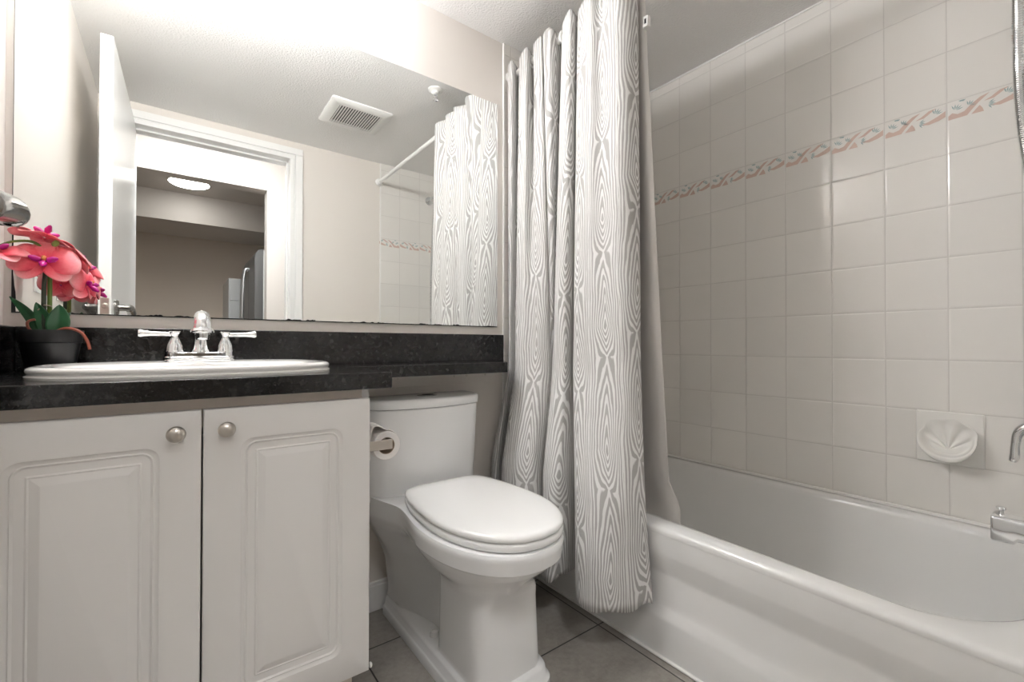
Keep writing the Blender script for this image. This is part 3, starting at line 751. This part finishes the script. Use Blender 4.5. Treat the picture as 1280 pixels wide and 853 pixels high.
# ================================================================ SOAP DISH
sd = thing('soap_dish', 'white ceramic shell-shaped soap dish on the tiled wall above the tub', 'soap dish', (RX, 0.285, 0.535))
SY, SZ = 0.2852, 0.6160
MB().box(RX-0.008, RX, SY-0.0752, SY+0.0752, SZ-0.0790, SZ+0.0790).build('back_plate', 'soap_china', sd, bevel=0.004, seg=3)
def shell():
    N = 96
    def rimpt(a, k, grow=0.0):
        """a = 0 right, 90 up; k radial scale; local (h, v)"""
        c, s_ = math.cos(a), math.sin(a)
        scal = 1.0
        if s_ > -0.15: scal += (0.085*abs(math.sin(a*3.5)) - 0.05)*min(1, (s_+0.15)*2)
        rx = 0.0645*scal; rz = (0.055 if s_ > 0 else 0.060)*scal
        flat = 1.0
        return (rx*c*k, rz*s_*k + (0.006 if s_ < -0.8 and False else 0))
    def prot(a):
        s_ = math.sin(a)
        t = max(0, min(1, (0.75 - s_)/1.5)); t = t*t*(3-2*t)
        lip = -0.010*math.exp(-((a - 1.5*PI)/0.42)**2)
        return 0.012 + 0.046*t + lip
    rows = []
    def ring(k, pf, dv=0.0):
        r = []
        for i in range(N):
            a = 2*PI*i/N; h, v = rimpt(a, k); p = pf(a)
            r.append((RX - 0.008 - p, SY - h, SZ + 0.004 + v + dv))
        return r
    def ring2(k, pf, drop):
        return [(x, y, z - drop*max(0, -math.sin(2*PI*i/N))**1.5) for i, (x, y, z) in enumerate(ring(k, pf))]
    rows.append(ring2(0.86, lambda a: -0.002, 0.006))
    rows.append(ring2(0.95, lambda a: prot(a)*0.50 - 0.002, 0.009))
    rows.append(ring2(1.0, lambda a: prot(a)*0.86, 0.011))
    rows.append(ring2(1.0, lambda a: prot(a)*0.99, 0.007))
    rows.append(ring2(1.0, lambda a: prot(a)*1.02, 0.003))
    rows.append(ring(0.975, lambda a: prot(a)))
    rows.append(ring(0.945, lambda a: prot(a)*0.98))
    for j in range(1, 15):
        q = j/14; k = 0.93*(1-q) + 0.01
        deep = 1 - 0.80*math.sin(PI*0.5*min(1, q*3.2))
        def pf(a, q=q, deep=deep):
            base = lerp(prot(a)*deep, 0.012, min(1, q*1.15))
            fl = -0.0048*math.cos(a*7)*max(0, min(1, math.sin(a)*3+0.6))*math.sin(PI*min(1, q*0.9+0.1))
            return base + fl
        rows.append(ring(k, pf, -0.036*q))
    return MB().rings(rows, False, True)
shell().build('shell_bowl', 'soap_china', sd, angle=80)

# ================================================================ TUB SPOUT, VALVE, SHOWER
SX = 1.497
ts = thing('tub_spout', 'chrome tub spout with diverter knob at the right end of the tub', 'tub spout', (SX, FY+0.006, 0.48))
rs = []
for y, hx, z0, z1, r in ((FY+0.006, .027, .461, .520, .02), (0.02, .026, .462, .519, .02), (0.08, .0255, .463, .5165, .016), (0.118, .0255, .463, .5150, .012), (0.124, .0255, .4565, .5148, .010), (0.154, .0250, .4560, .5135, .007), (0.157, .0246, .4564, .5130, .007), (0.1585, .0236, .4575, .5120, .006)):
    rs.append([(SX + x, y, (z0+z1)/2 + z) for x, z in rrect(0, 0, hx, (z1-z0)/2, r, 6)])
MB().rings(rs).build('spout_body', 'chrome', ts, angle=40)
MB().lathe((SX, 0.144, 0.512), (0, 0, 1), [(0, 0.006), (0.006, 0.0045), (0.010, 0.0045), (0.014, 0.0085), (0.017, 0.0095), (0.019, 0.008)], 20).build('diverter_knob', 'chrome', ts)
tv = thing('shower_valve', 'chrome shower valve with hanging lever on the tiled end wall', 'valve', (SX, FY+0.006, 0.70))
MB().lathe((SX, FY+0.006, 0.705), (0, 1, 0), [(0, 0.078), (0.004, 0.078), (0.010, 0.070), (0.014, 0.040), (0.018, 0.030), (0.060, 0.026), (0.085, 0.024), (0.105, 0.030), (0.118, 0.026), (0.122, 0.012)], 40).build('escutcheon', 'chrome', tv)
P = crom([(SX, 0.088, 0.715), (SX, 0.104, 0.716), (SX, 0.117, 0.702), (SX, 0.122, 0.675), (SX, 0.123, 0.650), (SX, 0.127, 0.637)], 5)
MB().tube(P, [interp(i/(len(P)-1), [0, .3, .6, .85, 1], [.012, .010, .0075, .0085, .006]) for i in range(len(P))], 14).build('lever', 'chrome', tv)
sh = thing('hand_shower', 'chrome hand shower on a wall arm with its ribbed metal hose hanging down', 'shower', (SX, FY+0.006, 1.93))
MB().lathe((SX, FY+0.006, 1.955), (0, 1, 0), [(0, 0.030), (0.004, 0.030), (0.010, 0.018), (0.012, 0.011)], 28).tube(crom([(SX, FY+0.01, 1.955), (SX, 0.05, 1.965), (SX, 0.095, 1.950), (SX, 0.125, 1.915)], 6), 0.0105, 14).build('arm', 'chrome', sh)
MB().lathe((SX, 0.108, 1.935), (0, 0.6, -1), [(0, 0.015), (0.02, 0.019), (0.045, 0.019), (0.05, 0.012)], 20).build('bracket', 'chrome', sh)
MB().tube([(SX, 0.118, 1.885), (SX, 0.135, 1.935), (SX, 0.165, 1.985), (SX, 0.19, 2.005)], [0.011, 0.012, 0.013, 0.016], 16).lathe((SX, 0.185, 2.012), (0, 0.75, -0.66), [(0, 0.02), (0.012, 0.045), (0.024, 0.050), (0.028, 0.046), (0.029, 0.02)], 30).build('spray_head', 'chrome', sh)
hp = crom([(SX, 0.118, 1.89), (SX, 0.1165, 1.80), (SX, 0.1125, 1.66), (SX, 0.1120, 1.50), (SX, 0.105, 1.36), (SX, 0.090, 1.22), (SX, 0.070, 1.10), (SX, 0.045, 1.02), (SX, 0.028, 1.03), (SX, 0.024, 1.20), (SX, 0.030, 1.45), (SX, 0.055, 1.75), (SX, 0.085, 1.92)], 1)
dense = crom(hp, 60)
step = []; last = None
for p in dense:
    if last is None or math.dist(p, last) > 0.0019: step.append(p); last = p
MB().tube(step, [0.0103 if i % 2 else 0.0084 for i in range(len(step))], 12).build('hose', 'chrome', sh, angle=10)

# ================================================================ ORCHID
OX_, OY_ = -0.2135, 1.385
orc = thing('potted_orchid', 'pink artificial orchid in a black pot in the corner beside the sink', 'plant', (OX_, OY_, CT))
MB().lathe((OX_, OY_, CT+0.0006), (0, 0, 1), [(0, 0.036), (0.003, 0.038), (0.064, 0.0480), (0.066, 0.0505), (0.090, 0.0525), (0.0925, 0.0520), (0.0925, 0.0490), (0.080, 0.0475), (0.079, 0.0)], 48, True, False).build('pot', 'black_plastic', orc)
MB().lathe((OX_, OY_, CT+0.078), (0, 0, 1), [(0, 0.0475), (0.006, 0.046), (0.011, 0.03), (0.013, 0.004)], 32).build('moss_filling', 'moss', orc)
def leaf(base, tip, width, side, bend):
    b, t_ = Vector(base), Vector(tip); L = (t_-b); sd_ = Vector(side).normalized(); nrm = L.cross(sd_).normalized()
    def fn(a, c):
        w = width*(math.sin(PI*min(1, (0.10 + 0.90*c))**0.85)**0.75)*(1 if c < 0.999 else 0.02)
        s_ = (a-0.5)*2
        return b + L*c + sd_*(w*s_) + nrm*(bend*math.sin(PI*c*0.9) + 0.18*width*abs(s_)*-1 + 0.10*width)
    return MB().grid(fn, 10, 16)
zt = CT + 0.085
for args in (((OX_-0.015, OY_-0.008, zt), (OX_-0.062, OY_-0.010, zt+0.076), 0.0125, (0.75, -0.55, 0.30), 0.010),
             ((OX_-0.004, OY_-0.014, zt-0.003), (OX_-0.020, OY_-0.022, zt+0.066), 0.0150, (1, -0.25, 0.1), 0.006),
             ((OX_+0.012, OY_-0.020, zt-0.003), (OX_+0.018, OY_-0.036, zt+0.062), 0.0190, (1, 0.12, 0.06), 0.004),
             ((OX_+0.004, OY_+0.022, zt-0.003), (OX_+0.024, OY_+0.058, zt+0.050), 0.0130, (0.8, -0.5, 0.1), -0.006)):
    leaf(*args).build('leaf', 'leaf_green', orc, solid=0.0014, angle=60)
s1 = crom([(OX_-0.002, OY_-0.004, zt-0.01), (OX_-0.002, OY_-0.004, zt+0.06), (OX_-0.002, OY_-0.006, zt+0.125), (OX_-0.004, OY_-0.010, zt+0.165), (OX_-0.022, OY_-0.022, zt+0.192), (OX_-0.050, OY_-0.030, zt+0.190), (OX_-0.070, OY_-0.034, zt+0.178)], 6)
MB().tube(s1, [lerp(0.0046, 0.0020, i/len(s1)) for i in range(len(s1))], 10).build('stem', 'stem_green', orc)
s2 = crom([(OX_-0.009, OY_-0.008, zt-0.01), (OX_-0.010, OY_-0.010, zt+0.06), (OX_-0.009, OY_-0.012, zt+0.115), (OX_-0.004, OY_-0.008, zt+0.165), (OX_+0.012, OY_+0.010, zt+0.178), (OX_+0.030, OY_+0.024, zt+0.150), (OX_+0.042, OY_+0.030, zt+0.115)], 6)
MB().tube(s2, [lerp(0.0046, 0.0020, i/len(s2)) for i in range(len(s2))], 10).build('stem', 'stem_dark', orc)
MB().torus((OX_-0.006, OY_-0.007, zt+0.060), (0.1, 0.2, 1), 0.0075, 0.0012, 20, 6).tube([(OX_-0.012, OY_-0.012, zt+0.060), (OX_-0.018, OY_-0.016, zt+0.050)], 0.0012, 6).build('stem_clip', 'cardboard', orc)
MB().tube(crom([(OX_+0.010, OY_-0.030, zt+0.004), (OX_+0.030, OY_-0.042, zt+0.012), (OX_+0.052, OY_-0.046, zt+0.004), (OX_+0.063, OY_-0.046, zt-0.016), (OX_+0.067, OY_-0.046, zt-0.034)], 6), 0.0030, 8).build('aerial_root', 'root_brown', orc)
MB().tube(crom([(OX_-0.020, OY_-0.026, zt+0.030), (OX_-0.030, OY_-0.030, zt+0.024), (OX_-0.028, OY_-0.030, zt+0.010), (OX_-0.018, OY_-0.028, zt+0.002), (OX_-0.004, OY_-0.026, zt+0.004)], 6), 0.0026, 8).build('aerial_root', 'root_brown', orc)
MB().lathe((OX_+0.004, OY_-0.014, zt+0.188), (0.4, -0.3, 0.7), [(0, 0.001), (0.004, 0.0052), (0.010, 0.0060), (0.016, 0.0035), (0.018, 0.0005)], 16).build('bud', 'bud_green', orc)
def flower(c, face, up, size):
    f = Vector(face).normalized(); u = Vector(up); u = (u - f*u.dot(f)).normalized(); r = u.cross(f)
    c = Vector(c); mb = MB()
    def petal(ang, L, Wd, lift, cup, rnd_):
        d = u*math.cos(ang) + r*math.sin(ang); sd_ = u*(-math.sin(ang)) + r*math.cos(ang)
        def fn(a, q):
            s_ = (a-0.5)*2
            q = 1 - (1-q)**1.8
            w = Wd*max(0.02, (max(0.0, 1 - abs(2*(0.05 + 0.95*q)**rnd_ - 1)**2.3))**0.5)
            return c + d*(L*(0.06 + 0.94*q)) + sd_*(w*s_) + f*(lift*math.sin(PI*q*0.8) + cup*(s_*s_)*w - 0.25*L*q*q)
        mb.grid(fn, 8, 12, lambda a, q: (q*0.9 + 0.05, a))
    petal(0, size*0.50, size*0.20, 0.004, 0.15, 1.05)
    for s_ in (-1, 1):
        petal(s_*2.25, size*0.48, size*0.20, 0.002, 0.15, 1.05)
        petal(s_*1.32, size*0.54, size*0.32, 0.010, -0.20, 1.25)
    fl_ = mb.build('flower', 'petal', orc, solid=0.0008, angle=80)
    lp = MB()
    for s_ in (-1, 1):
        lp.lathe(c + f*0.006 + r*(s_*size*0.03), (r*(s_*0.9) + f*0.55 + u*0.15), [(0, 0.001), (size*0.05, size*0.055), (size*0.13, size*0.062), (size*0.20, size*0.03), (size*0.215, 0.0005)], 12)
    lp.lathe(c + f*0.004, (f*0.8 - u*0.75), [(0, 0.002), (size*0.07, size*0.040), (size*0.17, size*0.064), (size*0.27, size*0.03), (size*0.29, 0.0005)], 12)
    lp.build('lip', 'magenta', fl_)
    MB().lathe(c + f*0.004 + u*0.003, (f*0.9 + u*0.3), [(0, 0.003), (0.006, 0.0045), (0.011, 0.003), (0.013, 0.0005)], 12).build('column', 'pollen_yellow', fl_)
flower((OX_-0.006, OY_-0.034, CT+0.236), (0.05, -0.88, 0.30), (0, 0.2, 1), 0.104)
flower((OX_-0.010, OY_-0.012, CT+0.292), (0.25, 0.15, 0.95), (-0.2, 1, 0.3), 0.098)
flower((OX_-0.072, OY_-0.036, CT+0.250), (-0.10, -0.50, 0.85), (0.1, 0.8, 0.5), 0.088)
flower((OX_+0.050, OY_+0.042, CT+0.200), (0.80, -0.25, 0.10), (0, 0.1, 1), 0.092)
flower((OX_+0.010, OY_+0.030, CT+0.196), (0.1, 0.8, 0.1), (0, 0, 1), 0.070)
flower((OX_+0.030, OY_+0.022, CT+0.255), (0.55, 0.45, 0.6), (0, -0.3, 1), 0.086)

# ================================================================ SMALL FITTINGS
# exhaust fan
ex = thing('exhaust_fan', 'white slotted exhaust fan grille on the bathroom ceiling seen in the mirror', 'fan', (0.786, 0.524, H))
ex0, ex1, ey0, ey1 = 0.628, 0.945, 0.376, 0.672
rs = []
for ins, z in ((0, H), (0, H-0.006), (0.010, H-0.014), (0.035, H-0.017), (0.047, H-0.017)):
    rs.append([(x, y, z) for x, y in rrect((ex0+ex1)/2, (ey0+ey1)/2, (ex1-ex0)/2-ins, (ey1-ey0)/2-ins, 0.012 if ins < .03 else 0.004, 4)])
rs.append([(x, y, H-0.004) for x, y in rrect((ex0+ex1)/2, (ey0+ey1)/2, (ex1-ex0)/2-0.047, (ey1-ey0)/2-0.047, 0.004, 4)])
MB().rings(rs, False, False).build('frame', 'white_plastic', ex, angle=30)
MB().box(ex0+0.046, ex1-0.046, ey0+0.046, ey1-0.046, H-0.0055, H-0.003).build('opening', 'dark_gap', ex)
gx0, gx1 = ex0+0.047, ex1-0.047
for k in range(17):
    xx = lerp(gx0, gx1, (k+0.5)/17)
    MB().box(xx-0.0034, xx+0.0034, ey0+0.047, ey1-0.047, H-0.0172, H-0.0150).build('slat', 'white_plastic', ex)
# sprinkler
sx, sy = 1.0175, 1.016
spk = thing('fire_sprinkler', 'small fire sprinkler head with white collar on the ceiling seen in the mirror', 'sprinkler', (sx, sy, H))
MB().lathe((sx, sy, H), (0, 0, -1), [(0, 0.036), (0.003, 0.036), (0.008, 0.028), (0.010, 0.020), (0.020, 0.018), (0.022, 0.014)], 32).build('collar', 'white_plastic', spk)
m = MB().lathe((sx, sy, H-0.020), (0, 0, -1), [(0, 0.009), (0.008, 0.009), (0.010, 0.006)], 20)
for s_ in (-1, 1): m.tube([(sx+s_*0.008, sy, H-0.026), (sx+s_*0.010, sy, H-0.038), (sx, sy, H-0.050)], 0.0018, 8)
m.lathe((sx, sy, H-0.048), (0, 0, -1), [(0, 0.004), (0.002, 0.013), (0.0035, 0.013), (0.004, 0.005)], 20)
m.build('nozzle', 'chrome', spk)
# outlet and switch on the left wall
ol = thing('wall_outlet', 'white outlet cover plate on the left wall reflected behind the orchid', 'outlet', (LX, 1.187, 1.08))
MB().box(LX, LX+0.005, 1.152, 1.222, 1.040, 1.155).build('cover_plate', 'white_plastic', ol, bevel=0.002)
for zc in (1.119, 1.076):
    rcp = MB().lathe((LX+0.0045, 1.187, zc), (1, 0, 0), [(0, 0.0165), (0.002, 0.0165), (0.0025, 0.015)], 24).build('receptacle', 'white_plastic', ol)
    for yy in (1.1805, 1.1935):
        MB().box(LX+0.0066, LX+0.0073, yy-0.0015, yy+0.0015, zc-0.005, zc+0.005).build('slot', 'dark_gap', rcp)
sw = thing('light_switch', 'white light switch plate on the left wall reflected near the door edge', 'switch', (LX, 0.86, 1.08))
MB().box(LX, LX+0.005, 0.800, 0.924, 1.040, 1.155).build('cover_plate', 'white_plastic', sw, bevel=0.002)
for yy in (0.838, 0.886):
    MB().box(LX+0.005, LX+0.0085, yy-0.016, yy+0.016, 1.064, 1.131).build('rocker', 'white_plastic', sw, bevel=0.002)
# vanity light above the mirror
vl = thing('vanity_light', 'three-lamp vanity light fixture with frosted glass shades above the mirror', 'lamp', (0.035, D, 2.07))
MB().box(-0.27, 0.345, D-0.046, D, 2.000, 2.062).build('back_bar', 'satin_nickel', vl, bevel=0.004)
for lx_ in (-0.238, 0.038, 0.313):
    MB().tube(crom([(lx_, D-0.02, 2.035), (lx_, D-0.06, 2.020), (lx_, D-0.095, 2.000), (lx_, D-0.105, 1.998)], 5), 0.007, 12).lathe((lx_, D-0.105, 1.986), (0, 0, 1), [(0, 0.008), (0.003, 0.024), (0.010, 0.026), (0.012, 0.018)], 24).build('arm', 'satin_nickel', vl)
    MB().lathe((lx_, D-0.105, 1.996), (0, 0, 1), [(0, 0.018), (0.008, 0.030), (0.030, 0.044), (0.060, 0.047), (0.085, 0.042), (0.098, 0.028), (0.102, 0.006)], 28).build('glass_shade', 'vanity_lamp_glass', vl)
MB().lathe((0.321, D-0.040, 2.001), (0, 0, -1), [(0, 0.006), (0.040, 0.005), (0.046, 0.007), (0.052, 0.006), (0.055, 0.002)], 14).build('finial', 'satin_nickel', vl)

# ================================================================ HALL AND KITCHEN FURNISHING
hl = thing('hall_ceiling_light', 'round flush ceiling light in the hallway outside the bathroom', 'lamp', (0.20, -0.40, HH))
MB().lathe((0.20, -0.40, HH), (0, 0, -1), [(0, 0.19), (0.012, 0.19), (0.016, 0.18)], 40).build('rim', 'satin_nickel', hl)
MB().lathe((0.20, -0.40, HH-0.016), (0, 0, -1), [(0, 0.178), (0.03, 0.16), (0.055, 0.11), (0.066, 0.05), (0.068, 0.005)], 40).build('diffuser', 'hall_lamp_glass', hl)
kl = thing('kitchen_ceiling_light', 'round glowing ceiling light in the far room seen in the mirror', 'lamp', (0.105, -2.11, HH))
MB().lathe((0.105, -2.11, HH), (0, 0, -1), [(0, 0.165), (0.010, 0.165), (0.014, 0.158)], 40).build('rim', 'white_plastic', kl)
MB().lathe((0.105, -2.11, HH-0.014), (0, 0, -1), [(0, 0.156), (0.010, 0.14), (0.020, 0.095), (0.025, 0.04), (0.026, 0.005)], 40).build('diffuser', 'kitchen_lamp_glass', kl)
# refrigerator: front faces left, seen past the edge of the hall opening (virtual depth 4.75)
fr = thing('refrigerator', 'stainless steel refrigerator in the far room seen at the mirror doorway', 'refrigerator', (0.9, -1.9, 0))
RF0, RF1 = -2.27, -1.49     # depth range of the doors along y
FXF = 0.560                 # door fronts
m = MB()
m.rings([[(x, RF1, z) for x, z in [(FXF+0.075, 0.03), (1.25, 0.03), (1.25, 1.735), (FXF+0.075, 1.735)]], [(x, RF0, z) for x, z in [(FXF+0.075, 0.03), (1.25, 0.03), (1.25, 1.735), (FXF+0.075, 1.735)]]]).build('body', 'steel', fr, bevel=0.004)
def fdoor(y0, y1, z0, z1):
    pr = [(FXF+0.068, z0), (FXF+0.010, z0), (FXF, z0+0.012), (FXF, z1-0.09)] + [(FXF + 0.060*(1-math.cos(a)), z1-0.09 + 0.09*math.sin(a)) for a in [PI/2*k/8 for k in range(1, 9)]] + [(FXF+0.068, z1)]
    return MB().rings([[(x, y0, z) for x, z in pr], [(x, y1, z) for x, z in pr]])
for y0, y1, hy in ((RF0, -1.884, -1.93), (-1.876, RF1, -1.83)):
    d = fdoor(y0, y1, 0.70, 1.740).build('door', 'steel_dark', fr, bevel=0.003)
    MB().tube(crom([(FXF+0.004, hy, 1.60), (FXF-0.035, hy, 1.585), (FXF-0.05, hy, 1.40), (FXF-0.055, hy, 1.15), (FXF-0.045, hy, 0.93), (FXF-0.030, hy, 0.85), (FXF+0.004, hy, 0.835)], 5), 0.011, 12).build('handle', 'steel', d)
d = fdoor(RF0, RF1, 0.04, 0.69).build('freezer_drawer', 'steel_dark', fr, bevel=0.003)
MB().tube(crom([(FXF+0.004, -2.15, 0.62), (FXF-0.045, -2.13, 0.62), (FXF-0.05, -1.88, 0.62), (FXF-0.045, -1.63, 0.62), (FXF+0.004, -1.61, 0.62)], 5), 0.011, 12).build('handle', 'steel', d)
MB().box(FXF+0.066, FXF+0.076, RF0+0.01, RF1-0.002, 0.06, 1.732).build('gasket', 'white_plastic', fr)
gc = thing('kitchen_cabinet', 'pale grey cabinet beside the refrigerator in the far room', 'cabinet', (0.50, -2.75, 0))
MB().box(0.46, 1.2, -3.28, -2.60, 0.0, 1.60).build('carcass', 'grey_panel', gc, bevel=0.003)
MB().box(0.468, 1.19, -2.60, -2.582, 0.02, 1.36).build('door', 'grey_panel', gc, bevel=0.003)
MB().box(0.468, 1.19, -2.60, -2.582, 1.365, 1.595).build('door', 'grey_panel', gc, bevel=0.003)
